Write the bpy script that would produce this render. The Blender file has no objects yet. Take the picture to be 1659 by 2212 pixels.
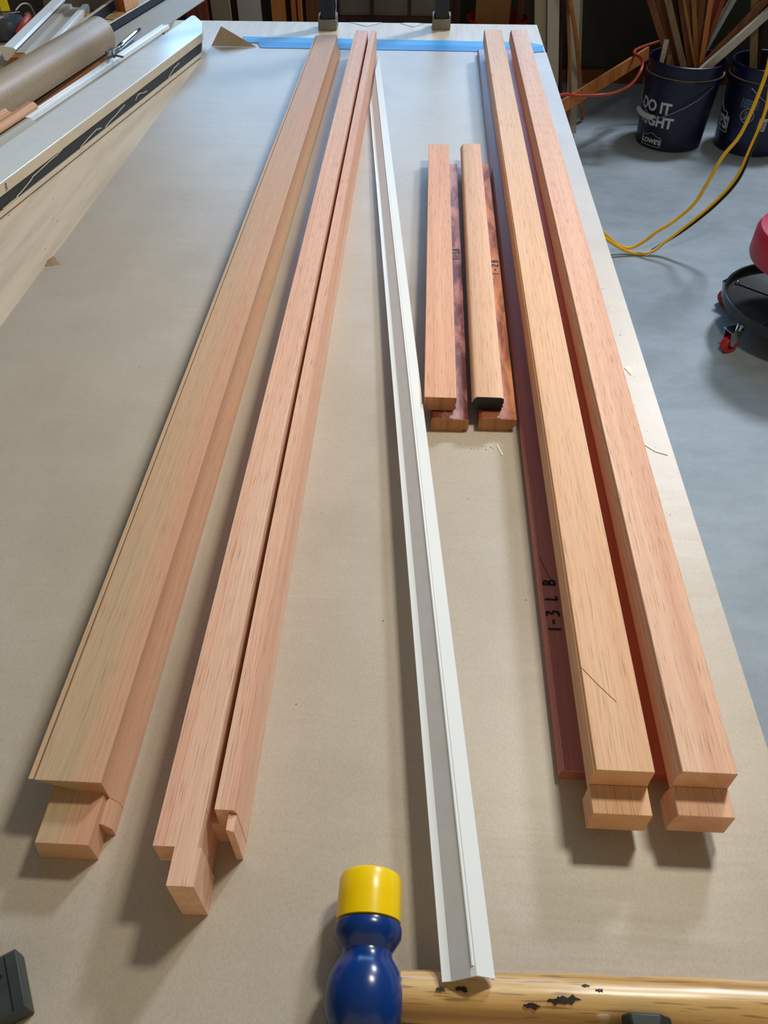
import bpy, bmesh, math, random
from mathutils import Vector, Matrix
R = math.radians
PI = math.pi
random.seed(7)
S = bpy.context.scene
COL = S.collection
ZT = 0.70            # height of the table top above the concrete floor

# ------------------------------------------------------------------ camera
cd = bpy.data.cameras.new('camera')
cam = bpy.data.objects.new('camera', cd)
COL.objects.link(cam)
cam.location = (0, 0, ZT + 0.60)
cam.rotation_euler = (R(44.217), 0, R(2.706))
cd.sensor_fit = 'AUTO'
cd.sensor_width = 36.0
cd.lens = 27.02
cd.clip_start = 0.02
cd.clip_end = 60
S.camera = cam

# ------------------------------------------------------------------ world, lights, exposure
W = bpy.data.worlds.new('world')
S.world = W
W.use_nodes = True
bg = W.node_tree.nodes['Background']
bg.inputs[0].default_value = (1.0, 0.79, 0.44, 1)
bg.inputs[1].default_value = 0.52


def area(name, loc, target, sx, sy, power, col):
    l = bpy.data.lights.new(name, 'AREA')
    l.shape = 'RECTANGLE'
    l.size = sx
    l.size_y = sy
    l.energy = power
    l.color = col
    o = bpy.data.objects.new(name, l)
    COL.objects.link(o)
    o.location = loc
    d = Vector(target) - Vector(loc)
    o.rotation_euler = d.to_track_quat('-Z', 'Y').to_euler()
    return o


# daylight through the high glazing of the far wall
area('daylight_far', (0.0, 4.66, 1.64), (0.0, 1.2, 0.75), 2.8, 0.85, 64, (0.32, 0.62, 1.0))
# two hanging shop lights: one over the near half of the bench, one beyond its far right corner
area('shop_light_near', (0.52, 0.95, 2.05), (0.52, 0.95, 0.0), 0.22, 0.16, 14.2, (1.0, 0.94, 0.77))
area('shop_light_far', (1.95, 4.30, 3.55), (0.2, 1.2, 0.7), 0.5, 0.5, 122, (0.79, 0.88, 1.0))

S.view_settings.view_transform = 'Standard'
S.view_settings.look = 'None'
S.view_settings.exposure = 0.0
S.view_settings.gamma = 1.0
S.view_settings.use_curve_mapping = False


# ------------------------------------------------------------------ materials
def new_mat(name):
    m = bpy.data.materials.new(name)
    m.use_nodes = True
    nt = m.node_tree
    b = nt.nodes['Principled BSDF']
    return m, nt, b


def rgb(c):
    return (c[0], c[1], c[2], 1)


def lin(r, g, b):
    f = lambda v: (v / 255 / 12.92) if v / 255 <= 0.04045 else ((v / 255 + 0.055) / 1.055) ** 2.4
    return (f(r), f(g), f(b))


def ramp(nt, stops):
    r = nt.nodes.new('ShaderNodeValToRGB')
    e = r.color_ramp.elements
    e[0].position, e[0].color = stops[0][0], rgb(stops[0][1])
    e[1].position, e[1].color = stops[-1][0], rgb(stops[-1][1])
    for p, c in stops[1:-1]:
        x = e.new(p)
        x.color = rgb(c)
    return r


def coords(nt, scale, loc=(0, 0, 0), kind='Object'):
    tc = nt.nodes.new('ShaderNodeTexCoord')
    mp = nt.nodes.new('ShaderNodeMapping')
    mp.inputs['Scale'].default_value = scale
    mp.inputs['Location'].default_value = loc
    nt.links.new(tc.outputs[kind], mp.inputs[0])
    return mp


def noise(nt, vec, scale=1.0, detail=3.0, rough=0.5, dist=0.0):
    n = nt.nodes.new('ShaderNodeTexNoise')
    n.inputs['Scale'].default_value = scale
    n.inputs['Detail'].default_value = detail
    n.inputs['Roughness'].default_value = rough
    n.inputs['Distortion'].default_value = dist
    nt.links.new(vec.outputs[0], n.inputs['Vector'])
    return n


def mixc(nt, fac, a, b, mode='MIX'):
    m = nt.nodes.new('ShaderNodeMix')
    m.data_type = 'RGBA'
    m.blend_type = mode
    m.clamp_factor = True
    for s, v in ((m.inputs[0], fac), (m.inputs[6], a), (m.inputs[7], b)):
        if isinstance(v, (int, float)):
            s.default_value = v
        elif isinstance(v, tuple):
            s.default_value = rgb(v)
        else:
            nt.links.new(v, s)
    return m.outputs[2]


def bump(nt, b, height, strength, dist=0.001):
    n = nt.nodes.new('ShaderNodeBump')
    n.inputs['Strength'].default_value = strength
    n.inputs['Distance'].default_value = dist
    nt.links.new(height, n.inputs['Height'])
    nt.links.new(n.outputs[0], b.inputs['Normal'])


def plain(name, c, rough=0.5, metal=0.0, var=0.08, scale=40.0, spec=0.5, bmp=0.0):
    m, nt, b = new_mat(name)
    mp = coords(nt, (1, 1, 1))
    n = noise(nt, mp, scale, 4)
    d = tuple(max(0, v * (1 - var * 2)) for v in c)
    l = tuple(min(1, v * (1 + var)) for v in c)
    r = ramp(nt, [(0.3, d), (0.7, l)])
    nt.links.new(n.outputs[0], r.inputs[0])
    nt.links.new(r.outputs[0], b.inputs['Base Color'])
    b.inputs['Roughness'].default_value = rough
    b.inputs['Metallic'].default_value = metal
    b.inputs['Specular IOR Level'].default_value = spec
    if bmp:
        bump(nt, b, n.outputs[0], bmp)
    return m


def wood(name, dark, mid, light, pore=(0.20, 0.095, 0.055), pores=0.5, rough=0.55, axis=1, seed=0.0,
         band=22.0, spec=0.22, blotch=None, blotch_amt=0.0, fine=800.0, cross=0.0):
    """Straight-grained timber along one object axis: slow colour bands, fine fibre, short dark pores."""
    m, nt, b = new_mat(name)

    def sc(across, along):
        v = [across, across, across]
        v[axis] = along
        return tuple(v)
    L = (seed * 3.1, seed * 1.7, seed * 2.3)
    n1 = noise(nt, coords(nt, sc(band, 0.9), L), 1.0, 3, 0.55, 0.6)
    n2 = noise(nt, coords(nt, sc(fine, 5.0), L), 1.0, 2, 0.6)
    n3 = noise(nt, coords(nt, sc(fine * 1.7, 30.0), L), 1.0, 1, 0.5)
    r1 = ramp(nt, [(0.28, dark), (0.5, mid), (0.72, light)])
    nt.links.new(n1.outputs[0], r1.inputs[0])
    r2 = ramp(nt, [(0.25, (0.82, 0.79, 0.77)), (0.6, (1.04, 1.04, 1.04))])
    nt.links.new(n2.outputs[0], r2.inputs[0])
    c = mixc(nt, 0.75, r1.outputs[0], r2.outputs[0], 'MULTIPLY')
    r3 = ramp(nt, [(0.60, (0, 0, 0)), (0.70, (1, 1, 1))])
    nt.links.new(n3.outputs[0], r3.inputs[0])
    mu = nt.nodes.new('ShaderNodeMath')
    mu.operation = 'MULTIPLY'
    mu.inputs[1].default_value = pores
    nt.links.new(r3.outputs[0], mu.inputs[0])
    c = mixc(nt, mu.outputs[0], c, pore)
    if blotch:
        nb = noise(nt, coords(nt, sc(30.0, 9.0), L), 1.0, 4, 0.65, 0.4)
        rb = ramp(nt, [(0.40, (0, 0, 0)), (0.56, (1, 1, 1))])
        nt.links.new(nb.outputs[0], rb.inputs[0])
        mb_ = nt.nodes.new('ShaderNodeMath')
        mb_.operation = 'MULTIPLY'
        mb_.inputs[1].default_value = blotch_amt
        nt.links.new(rb.outputs[0], mb_.inputs[0])
        c = mixc(nt, mb_.outputs[0], c, blotch)
    nt.links.new(c, b.inputs['Base Color'])
    b.inputs['Roughness'].default_value = rough
    b.inputs['Specular IOR Level'].default_value = spec
    bump(nt, b, n2.outputs[0], 0.25, 0.0004)
    return m


M = {}
M['stile_olive'] = wood('stile_olive', lin(212, 160, 130), lin(206, 168, 136), lin(192, 168, 136), pores=0.30, seed=1, band=26)
M['stile_pink'] = wood('stile_pink', lin(222, 164, 140), lin(232, 184, 158), lin(238, 198, 172), pores=0.45, seed=2, band=40)
M['stile_tan'] = wood('stile_tan', lin(222, 170, 132), lin(230, 184, 146), lin(232, 190, 156), pores=0.42, seed=3, band=30)
M['stile_rose'] = wood('stile_rose', lin(218, 164, 138), lin(230, 182, 154), lin(236, 196, 170), pores=0.55, seed=4, band=30)
M['rail_salmon'] = wood('rail_salmon', lin(222, 160, 130), lin(230, 174, 142), lin(234, 184, 152), pores=0.42, seed=5, band=34)
M['rail_sand'] = wood('rail_sand', lin(222, 168, 134), lin(232, 186, 152), lin(230, 188, 152), pores=0.45, seed=6, band=34)
M['mahog_purple'] = wood('mahog_purple', lin(156, 84, 80), lin(176, 104, 98), lin(190, 120, 112), pores=0.5, seed=7, band=50, rough=0.36, spec=0.6)
M['mahog_red'] = wood('mahog_red', lin(196, 92, 62), lin(208, 106, 74), lin(216, 120, 86), pores=0.35, seed=8, band=40, rough=0.4, spec=0.5)
M['mahog_blotch'] = wood('mahog_blotch', lin(170, 104, 90), lin(184, 118, 104), lin(190, 128, 114), pores=0.4, seed=9, band=30,
                         blotch=lin(88, 30, 16), blotch_amt=0.95, rough=0.4)
M['orange_blotch'] = wood('orange_blotch', lin(206, 132, 94), lin(220, 148, 108), lin(226, 160, 124), pores=0.35, seed=10, band=30,
                          blotch=lin(128, 60, 34), blotch_amt=0.85, rough=0.42)
M['end_grain'] = wood('end_grain', lin(168, 112, 74), lin(186, 132, 94), lin(196, 146, 108), pores=0.15, axis=2, seed=3, band=160, fine=900)
M['ash_handle'] = wood('ash_handle', lin(160, 112, 54), lin(212, 170, 108), lin(230, 198, 144), pores=0.65, axis=0, seed=11,
                       band=60, rough=0.3, spec=0.6, fine=300)
M['plywood'] = wood('plywood', lin(212, 192, 166), lin(218, 200, 178), lin(223, 208, 188), pores=0.03, seed=12, band=5, rough=0.34, fine=60)
M['pine_v'] = wood('pine_v', lin(120, 78, 38), lin(142, 96, 52), lin(158, 112, 66), pores=0.25, axis=2, seed=13, band=40, fine=200)
M['brown_v'] = wood('brown_v', lin(92, 54, 34), lin(112, 68, 44), lin(126, 80, 54), pores=0.25, axis=2, seed=14, band=40, fine=200)
M['red_v'] = wood('red_v', lin(110, 52, 36), lin(128, 64, 46), lin(150, 84, 66), pores=0.25, axis=2, seed=15, band=40, fine=200)
M['grey_v'] = wood('grey_v', lin(104, 86, 64), lin(130, 110, 84), lin(146, 126, 100), pores=0.3, axis=2, seed=16, band=60, fine=200)
M['dark_v'] = wood('dark_v', lin(40, 22, 16), lin(54, 30, 22), lin(66, 38, 28), pores=0.2, axis=2, seed=17, band=40, fine=200)
M['orange_v'] = wood('orange_v', lin(150, 88, 38), lin(176, 108, 54), lin(190, 124, 66), pores=0.2, axis=2, seed=18, band=50, fine=200)
M['block_red'] = wood('block_red', lin(120, 62, 36), lin(146, 80, 50), lin(160, 94, 62), pores=0.2, axis=2, seed=19, band=40, fine=200)
M['reflection_x'] = wood('reflection_x', lin(150, 104, 54), lin(168, 120, 68), lin(184, 136, 82), pores=0.15, axis=0, seed=20, band=30, fine=200)
M['core_wood'] = wood('core_wood', lin(120, 66, 30), lin(160, 98, 50), lin(186, 124, 70), pores=0.2, axis=1, seed=21, band=40, fine=200)
M['core_light'] = wood('core_light', lin(206, 150, 108), lin(220, 168, 128), lin(226, 180, 142), pores=0.12, axis=1, seed=22, band=40, fine=200)
M['core_dark'] = wood('core_dark', lin(56, 32, 18), lin(74, 42, 24), lin(92, 54, 30), pores=0.2, axis=1, seed=23, band=40, fine=200)
M['white'] = plain('white_paint', lin(242, 245, 245), 0.22, spec=0.8, var=0.02)
M['vinyl'] = plain('white_vinyl', lin(242, 246, 248), 0.3, var=0.015, scale=8)
M['vinyl_grey'] = plain('grey_tape', lin(204, 203, 204), 0.5, var=0.03, scale=60)
M['cream'] = plain('cream_primer', lin(206, 190, 166), 0.5, var=0.04, scale=30)
M['panel'] = plain('panel_white', lin(178, 172, 160), 0.6, var=0.03, scale=10)
M['panel_tan'] = plain('panel_tan', lin(158, 146, 122), 0.6, var=0.03, scale=10)
M['black_foam'] = plain('black_foam', lin(36, 38, 38), 0.6, var=0.2, scale=60)
M['navy'] = plain('navy_film', lin(20, 28, 42), 0.4, var=0.2, scale=40)
M['end_paint'] = plain('end_paint', lin(6, 16, 30), 0.35, var=0.2, scale=80)
M['black'] = plain('black_metal', lin(26, 28, 28), 0.35, var=0.1, scale=30)
M['post'] = plain('black_tube', lin(16, 22, 24), 0.4, var=0.1, scale=30)
M['grey_cap'] = plain('grey_plastic', lin(120, 114, 104), 0.5, var=0.08, scale=30)
M['tape_a'] = plain('blue_tape', lin(52, 158, 222), 0.5, var=0.06, scale=120, bmp=0.15)
M['tape_b'] = plain('blue_tape_deep', lin(36, 128, 200), 0.5, var=0.08, scale=120, bmp=0.15)
M['yellow_cap'] = plain('yellow_plastic', lin(252, 210, 0), 0.26, var=0.03, scale=20)
M['blue_head'] = plain('blue_plastic', lin(14, 54, 124), 0.22, var=0.1, scale=25, bmp=0.12)
M['bucket_blue'] = plain('bucket_blue', lin(9, 13, 50), 0.38, var=0.05, scale=12)
M['bucket_dust'] = plain('bucket_dust', lin(140, 128, 108), 0.8, var=0.15, scale=40)
M['print'] = plain('white_print', lin(190, 196, 204), 0.5, var=0.03)
M['print_dim'] = plain('dim_print', lin(70, 92, 116), 0.5, var=0.06)
M['bucket_orange'] = plain('bucket_orange', lin(190, 44, 22), 0.4, var=0.06, scale=12)
M['card'] = plain('cardboard', lin(160, 110, 68), 0.8, var=0.05, scale=20)
M['card_grey'] = plain('grey_card', lin(132, 126, 120), 0.8, var=0.05, scale=20)
M['red_print'] = plain('red_print', lin(140, 36, 48), 0.6, var=0.05)
M['marker'] = plain('marker_ink', lin(20, 14, 22), 0.5, var=0.05)
M['pencil'] = plain('scribe_line', lin(108, 66, 40), 0.7, var=0.1)
M['wire'] = plain('steel_wire', lin(150, 154, 160), 0.35, metal=0.7, var=0.05)
M['chrome'] = plain('chrome', lin(200, 204, 208), 0.12, metal=1.0, var=0.02)
M['cast_grey'] = plain('cast_metal', lin(120, 116, 108), 0.4, metal=0.7, var=0.1)
M['cord_yellow'] = plain('yellow_cord', lin(242, 188, 40), 0.4, var=0.05, scale=30)
M['cord_orange'] = plain('orange_cord', lin(176, 62, 40), 0.45, var=0.06, scale=30)
M['red_vinyl'] = plain('red_vinyl', lin(190, 34, 56), 0.38, var=0.05, scale=14)
M['red_wheel'] = plain('red_wheel', lin(184, 28, 34), 0.45, var=0.06, scale=30)
M['tray_black'] = plain('tray_black', lin(38, 40, 42), 0.36, var=0.25, scale=22, bmp=0.1)
M['tool_grey'] = plain('tool_grey', lin(58, 68, 82), 0.35, var=0.15, scale=30)
M['tool_black'] = plain('tool_black', lin(24, 22, 20), 0.4, var=0.15, scale=30)
M['tool_orange'] = plain('tool_orange', lin(176, 66, 44), 0.35, var=0.1, scale=30)
M['box_yellow'] = plain('box_yellow', lin(212, 180, 20), 0.4, var=0.05, scale=20)
M['box_white'] = plain('box_white', lin(206, 200, 186), 0.4, var=0.05, scale=20)
M['teal'] = plain('teal_print', lin(30, 110, 130), 0.4, var=0.05)
M['amber'] = plain('amber_plastic', lin(232, 160, 30), 0.35, var=0.05)
M['block_slate'] = plain('slate_block', lin(52, 60, 60), 0.55, var=0.15, scale=70, bmp=0.15)
M['slate_side'] = plain('slate_red_edge', lin(122, 82, 68), 0.6, var=0.1, scale=60)
M['rubber'] = plain('dark_rubber', lin(40, 46, 44), 0.5, var=0.15, scale=60)
M['gloss_white'] = plain('gloss_white', lin(246, 248, 248), 0.16, var=0.01)
M['chip'] = plain('paint_chip', lin(232, 230, 216), 0.6, var=0.03)
M['dust'] = plain('sawdust', lin(226, 206, 170), 0.7, var=0.1)
M['speck'] = plain('dark_speck', lin(60, 42, 30), 0.7, var=0.1)
M['char'] = plain('char_mark', lin(44, 30, 20), 0.6, var=0.3, scale=200)
M['peel'] = plain('chipped_paint', lin(196, 160, 140), 0.6, var=0.15, scale=80)
M['drywall'] = plain('drywall', lin(96, 90, 80), 0.8, var=0.05, scale=3)
M['dark_panel'] = plain('dark_panel', lin(52, 50, 42), 0.7, var=0.08, scale=4)
M['ceil'] = plain('ceiling_paint', lin(190, 188, 182), 0.85, var=0.03, scale=3)
M['pane_grey'] = plain('dusty_pane', lin(96, 88, 80), 0.6, var=0.1, scale=18)


def kraft():
    m, nt, b = new_mat('kraft_paper')
    f = noise(nt, coords(nt, (700, 420, 500)), 1.0, 2, 0.7)
    g = noise(nt, coords(nt, (5, 4, 5)), 1.0, 4, 0.6)
    r = ramp(nt, [(0.25, lin(178, 165, 150)), (0.5, lin(190, 178, 163)), (0.75, lin(198, 187, 173))])
    nt.links.new(g.outputs[0], r.inputs[0])
    r2 = ramp(nt, [(0.28, (0.84, 0.82, 0.79)), (0.62, (1.03, 1.03, 1.03))])
    nt.links.new(f.outputs[0], r2.inputs[0])
    c = mixc(nt, 0.7, r.outputs[0], r2.outputs[0], 'MULTIPLY')
    nt.links.new(c, b.inputs['Base Color'])
    b.inputs['Roughness'].default_value = 0.42
    b.inputs['Specular IOR Level'].default_value = 0.6
    w = noise(nt, coords(nt, (3.0, 16.0, 3.0)), 1.0, 3, 0.5, 0.4)
    ad = nt.nodes.new('ShaderNodeMath')
    ad.operation = 'ADD'
    mul = nt.nodes.new('ShaderNodeMath')
    mul.operation = 'MULTIPLY'
    mul.inputs[1].default_value = 0.04
    nt.links.new(f.outputs[0], mul.inputs[0])
    nt.links.new(mul.outputs[0], ad.inputs[0])
    nt.links.new(w.outputs[0], ad.inputs[1])
    bump(nt, b, ad.outputs[0], 0.35, 0.004)
    return m


M['kraft'] = kraft()


def kraft_roll():
    m, nt, b = new_mat('kraft_roll')
    f = noise(nt, coords(nt, (300, 300, 300)), 1.0, 2, 0.7)
    r = ramp(nt, [(0.3, lin(160, 138, 112)), (0.7, lin(184, 162, 134))])
    nt.links.new(f.outputs[0], r.inputs[0])
    nt.links.new(r.outputs[0], b.inputs['Base Color'])
    b.inputs['Roughness'].default_value = 0.42
    return m


M['kraft_roll'] = kraft_roll()


def concrete():
    m, nt, b = new_mat('concrete')
    n = noise(nt, coords(nt, (2.2, 3.4, 2)), 1.0, 8, 0.62, 0.3)
    n2 = noise(nt, coords(nt, (14, 26, 14)), 1.0, 6, 0.65)
    n3 = noise(nt, coords(nt, (220, 220, 220)), 1.0, 2, 0.6)
    r = ramp(nt, [(0.3, lin(136, 146, 152)), (0.5, lin(154, 164, 171)), (0.7, lin(168, 178, 185))])
    nt.links.new(n.outputs[0], r.inputs[0])
    r2 = ramp(nt, [(0.34, (0.80, 0.80, 0.81)), (0.58, (1.0, 1.0, 1.0))])
    nt.links.new(n2.outputs[0], r2.inputs[0])
    c = mixc(nt, 0.55, r.outputs[0], r2.outputs[0], 'MULTIPLY')
    r3 = ramp(nt, [(0.3, (0.85, 0.85, 0.85)), (0.7, (1.05, 1.05, 1.05))])
    nt.links.new(n3.outputs[0], r3.inputs[0])
    c = mixc(nt, 0.6, c, r3.outputs[0], 'MULTIPLY')
    nt.links.new(c, b.inputs['Base Color'])
    b.inputs['Roughness'].default_value = 0.5
    bump(nt, b, n2.outputs[0], 0.15, 0.002)
    return m


M['concrete'] = concrete()


# ------------------------------------------------------------------ mesh helpers
class MB:
    def __init__(self):
        self.v, self.f = [], []

    def add(self, vs, fs):
        o = len(self.v)
        self.v += [tuple(p) for p in vs]
        self.f += [tuple(i + o for i in f) for f in fs]
        return self

    def prism(self, prof, y0, y1, shift=(0, 0)):
        """profile (x, z) counter-clockwise seen from -y, extruded along y"""
        n = len(prof)
        vs = [(x, y0, z) for x, z in prof] + [(x + shift[0], y1, z + shift[1]) for x, z in prof]
        fs = [tuple(range(n)), tuple(range(2 * n - 1, n - 1, -1))]
        fs += [(i, i + n, (i + 1) % n + n, (i + 1) % n) for i in range(n)]
        return self.add(vs, fs)

    def box(self, x0, x1, y0, y1, z0, z1):
        return self.prism([(x0, z0), (x1, z0), (x1, z1), (x0, z1)], y0, y1)

    def plate(self, pts, z0, z1):
        """polygon (x, y) counter-clockwise from above, extruded in z"""
        n = len(pts)
        vs = [(x, y, z0) for x, y in pts] + [(x, y, z1) for x, y in pts]
        fs = [tuple(range(n - 1, -1, -1)), tuple(range(n, 2 * n))]
        fs += [(i, (i + 1) % n, (i + 1) % n + n, i + n) for i in range(n)]
        return self.add(vs, fs)

    def beam(self, a, b, w, t, side=(1, 0, 0)):
        a, b = Vector(a), Vector(b)
        d = (b - a).normalized()
        s = Vector(side)
        s = (s - d * s.dot(d)).normalized()
        u = s.cross(d)
        q = [(-w / 2, -t / 2), (w / 2, -t / 2), (w / 2, t / 2), (-w / 2, t / 2)]
        vs = [a + s * i + u * j for i, j in q] + [b + s * i + u * j for i, j in q]
        return self.add(vs, [(3, 2, 1, 0), (4, 5, 6, 7), (0, 1, 5, 4), (1, 2, 6, 5), (2, 3, 7, 6), (3, 0, 4, 7)])

    def tube(self, pts, r, n=10, sub=6):
        P = [Vector(p) for p in pts]
        if sub > 1 and len(P) > 2:
            Q = []
            for i in range(len(P) - 1):
                p0, p1, p2, p3 = P[max(i - 1, 0)], P[i], P[i + 1], P[min(i + 2, len(P) - 1)]
                for k in range(sub):
                    t = k / sub
                    Q.append(0.5 * (2 * p1 + (p2 - p0) * t + (2 * p0 - 5 * p1 + 4 * p2 - p3) * t * t
                                    + (3 * p1 - p0 - 3 * p2 + p3) * t ** 3))
            P = Q + [P[-1]]
        d0 = (P[1] - P[0]).normalized()
        ref = Vector((0, 0, 1)) if abs(d0.z) < 0.9 else Vector((1, 0, 0))
        vs = []
        for i, p in enumerate(P):
            d = (P[min(i + 1, len(P) - 1)] - P[max(i - 1, 0)]).normalized()
            s = d.cross(ref).normalized()
            ref = s.cross(d).normalized()
            for k in range(n):
                a = 2 * PI * k / n
                vs.append(p + s * math.cos(a) * r + ref * math.sin(a) * r)
        m = len(P)
        fs = [(i * n + k, i * n + (k + 1) % n, (i + 1) * n + (k + 1) % n, (i + 1) * n + k) for i in range(m - 1) for k in range(n)]
        fs += [tuple(range(n - 1, -1, -1)), tuple((m - 1) * n + k for k in range(n))]
        return self.add(vs, fs)

    def lathe(self, prof, n=40, axis='z', at=(0, 0, 0), cap=True):
        """profile (radius, height)"""
        vs = []
        for r, h in prof:
            for k in range(n):
                a = 2 * PI * k / n
                c, s = r * math.cos(a), r * math.sin(a)
                p = {'z': (c, s, h), 'y': (s, h, c), 'x': (h, c, s)}[axis]
                vs.append((p[0] + at[0], p[1] + at[1], p[2] + at[2]))
        m = len(prof)
        fs = [(i * n + k, i * n + (k + 1) % n, (i + 1) * n + (k + 1) % n, (i + 1) * n + k) for i in range(m - 1) for k in range(n)]
        if cap:
            fs += [tuple(range(n - 1, -1, -1)), tuple((m - 1) * n + k for k in range(n))]
        return self.add(vs, fs)

    def build(self, name, mat, parent=None, bevel=0.0, ang=35, segs=2):
        me = bpy.data.meshes.new(name)
        me.from_pydata(self.v, [], self.f)
        bm = bmesh.new()
        bm.from_mesh(me)
        bmesh.ops.recalc_face_normals(bm, faces=bm.faces)
        for f in bm.faces:
            f.smooth = True
        for e in bm.edges:
            if len(e.link_faces) == 2 and e.calc_face_angle(0) > R(ang):
                e.smooth = False
        bm.to_mesh(me)
        bm.free()
        me.materials.append(M[mat] if isinstance(mat, str) else mat)
        o = bpy.data.objects.new(name, me)
        COL.objects.link(o)
        if parent:
            o.parent = parent
        if bevel:
            b = o.modifiers.new('bevel', 'BEVEL')
            b.width = bevel
            b.segments = segs
            b.limit_method = 'ANGLE'
            b.angle_limit = R(40)
        return o


def tag(o, label, cat, group=None):
    o['label'] = label
    o['category'] = cat
    if group:
        o['group'] = group
    return o


def thing(name, label, cat, loc=(0, 0, 0), rz=0.0, group=None):
    o = bpy.data.objects.new(name, None)
    o.empty_display_size = 0.05
    COL.objects.link(o)
    o.location = loc
    o.rotation_euler = (0, 0, rz)
    return tag(o, label, cat, group)


def struct(o):
    o['kind'] = 'structure'
    return o


def ribbon(mb, pts, w, z):
    """flat stroke on a horizontal plane, thin but solid"""
    for (x0, y0), (x1, y1) in zip(pts[:-1], pts[1:]):
        mb.beam((x0, y0, z), (x1, y1, z), w, 0.0003, side=(-(y1 - y0), x1 - x0, 0))


GLYPH = {'1': [[(0.3, 1), (0.3, 0)]], '-': [[(0.0, 0.5), (0.45, 0.5)]],
         '2': [[(0.0, 0.8), (0.2, 1), (0.5, 0.85), (0.4, 0.5), (0.0, 0.05), (0.2, 0.12), (0.6, 0)]],
         '3': [[(0.0, 1), (0.45, 0.95), (0.2, 0.58), (0.5, 0.4), (0.4, 0.05), (0.0, 0.0)]],
         'L': [[(0.1, 1), (0.1, 0.0), (0.45, 0.08)]],
         'B': [[(0.08, 0), (0.1, 1), (0.45, 0.9), (0.45, 0.65), (0.1, 0.52), (0.5, 0.42), (0.52, 0.1), (0.08, 0)]],
         'R': [[(0.0, 0), (0.25, 1), (0.5, 0.95), (0.5, 0.7), (0.28, 0.5), (0.45, 0.05)]]}


def scrawl(text, x, y, z, size, step, w):
    """handwriting running along +y with letter tops towards -x"""
    mb = MB()
    for i, ch in enumerate(text):
        if ch == ' ':
            continue
        for st in GLYPH[ch]:
            ribbon(mb, [(x - v * size, y + i * step + u * size) for u, v in st], w, z)
    return mb


# ------------------------------------------------------------------ the setting
struct(MB().box(-3.2, 3.4, -2.2, 4.8, -0.12, 0).build('floor', 'concrete'))
struct(MB().box(-3.2, 3.4, 4.72, 4.84, 0, 3.8).build('wall_back', 'drywall'))
struct(MB().box(-3.3, -3.2, -2.2, 4.84, 0, 3.8).build('wall_left', 'drywall'))
struct(MB().box(3.4, 3.5, -2.2, 4.84, 0, 3.8).build('wall_right', 'drywall'))
struct(MB().box(-3.3, 3.5, -2.2, 4.84, 3.8, 3.9).build('ceiling', 'ceil'))

# ------------------------------------------------------------------ work table
TX0, TX1, TY0, TY1 = -1.46, 0.311, -0.04, 2.535
tb = thing('work_table', 'long plywood-topped work table covered with brown paper', 'table', (0, 0, 0))
MB().plate([(TX0, TY0), (TX1 - 0.006, TY0), (TX1 + 0.005, TY1), (TX0, TY1)], ZT - 0.019, ZT).build('tabletop', 'plywood', tb, 0.0015)
for a in ((TX0 + .06, TX1 - .06, TY0 + .06, TY0 + .10), (TX0 + .06, TX1 - .06, TY1 - .10, TY1 - .06)):
    MB().box(*a, ZT - .11, ZT - .0192).build('apron', 'pine_v', tb)
for a in (TX0 + .06, TX1 - .10):
    MB().box(a, a + .04, TY0 + .102, TY1 - .102, ZT - .11, ZT - .0192).build('apron', 'pine_v', tb)
for x in (TX0 + .101, TX1 - .189):
    for y in (TY0 + .103, TY1 - .191):
        MB().box(x, x + .088, y, y + .088, .0006, ZT - .0194).build('leg', 'pine_v', tb, 0.003)


def on(z):
    return ZT + z


# ------------------------------------------------------------------ brown paper
pp = thing('paper_sheet', 'large sheet of brown kraft paper spread over the table top', 'paper', (0, 0, ZT))
mb = MB()
mb.plate([(-0.60, -0.03), (0.3045, -0.03), (0.3155, 2.268), (-0.446, 2.276), (-0.566, 2.284), (-0.578, 1.60), (-0.586, 1.13),
          (-0.566, 1.104), (-0.588, 1.098)], 0.0002, 0.0007)
mb.build('sheet', 'kraft', pp)
mb = MB()
N = 8
vs = []
for i in range(N + 1):
    t = i / N
    for k in range(2):
        s0 = Vector((-0.566, 2.283, 0.0012)).lerp(Vector((-0.446, 2.277, 0.0012)), k)
        tip = Vector((-0.541, 2.315, 0.039))
        p = s0.lerp(tip, t)
        vs.append(p)
n0 = len(vs)
vs += [p + Vector((0, 0.0008, 0.0006)) for p in vs]
fs = []
for i in range(N):
    a = 2 * i
    fs += [(a, a + 1, a + 3, a + 2), (n0 + a + 2, n0 + a + 3, n0 + a + 1, n0 + a)]
    fs += [(a, a + 2, n0 + a + 2, n0 + a), (a + 1, n0 + a + 1, n0 + a + 3, a + 3)]
mb.add(vs, fs).build('lifted_corner', 'kraft_roll', pp)['label'] = 'paper corner curling up off the table'
mb = MB()
vs = [(-0.588, 1.100, 0.001), (-0.566, 1.104, 0.001), (-0.577, 1.114, 0.010), (-0.587, 1.109, 0.005)]
vs += [(x + .0006, y + .0006, z) for x, y, z in vs]
mb.add(vs, [(0, 1, 2, 3), (7, 6, 5, 4), (0, 4, 5, 1), (1, 5, 6, 2), (2, 6, 7, 3), (3, 7, 4, 0)]).build('torn_flap', 'kraft_roll', pp)['label'] = 'small torn flap on the left paper edge'


def tape(name, y0, y1, z, mat, label, x0, x1, end):
    n = 24
    top = [(x0 + (x1 - x0) * i / n, y1 - 0.018 * i / n + 0.0012 * math.sin(i * 1.9)) for i in range(n + 1)]
    bot = [(x0 + 0.018 + (x1 - x0) * i / n, y0 - 0.008 * i / n + 0.001 * math.sin(i * 2.7 + 1)) for i in range(n)] + end
    o = MB().plate(bot + top[::-1], ZT + z, ZT + z + 0.0004).build(name, mat)
    return tag(o, label, 'tape', 'blue tape strips at the far end')


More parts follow.
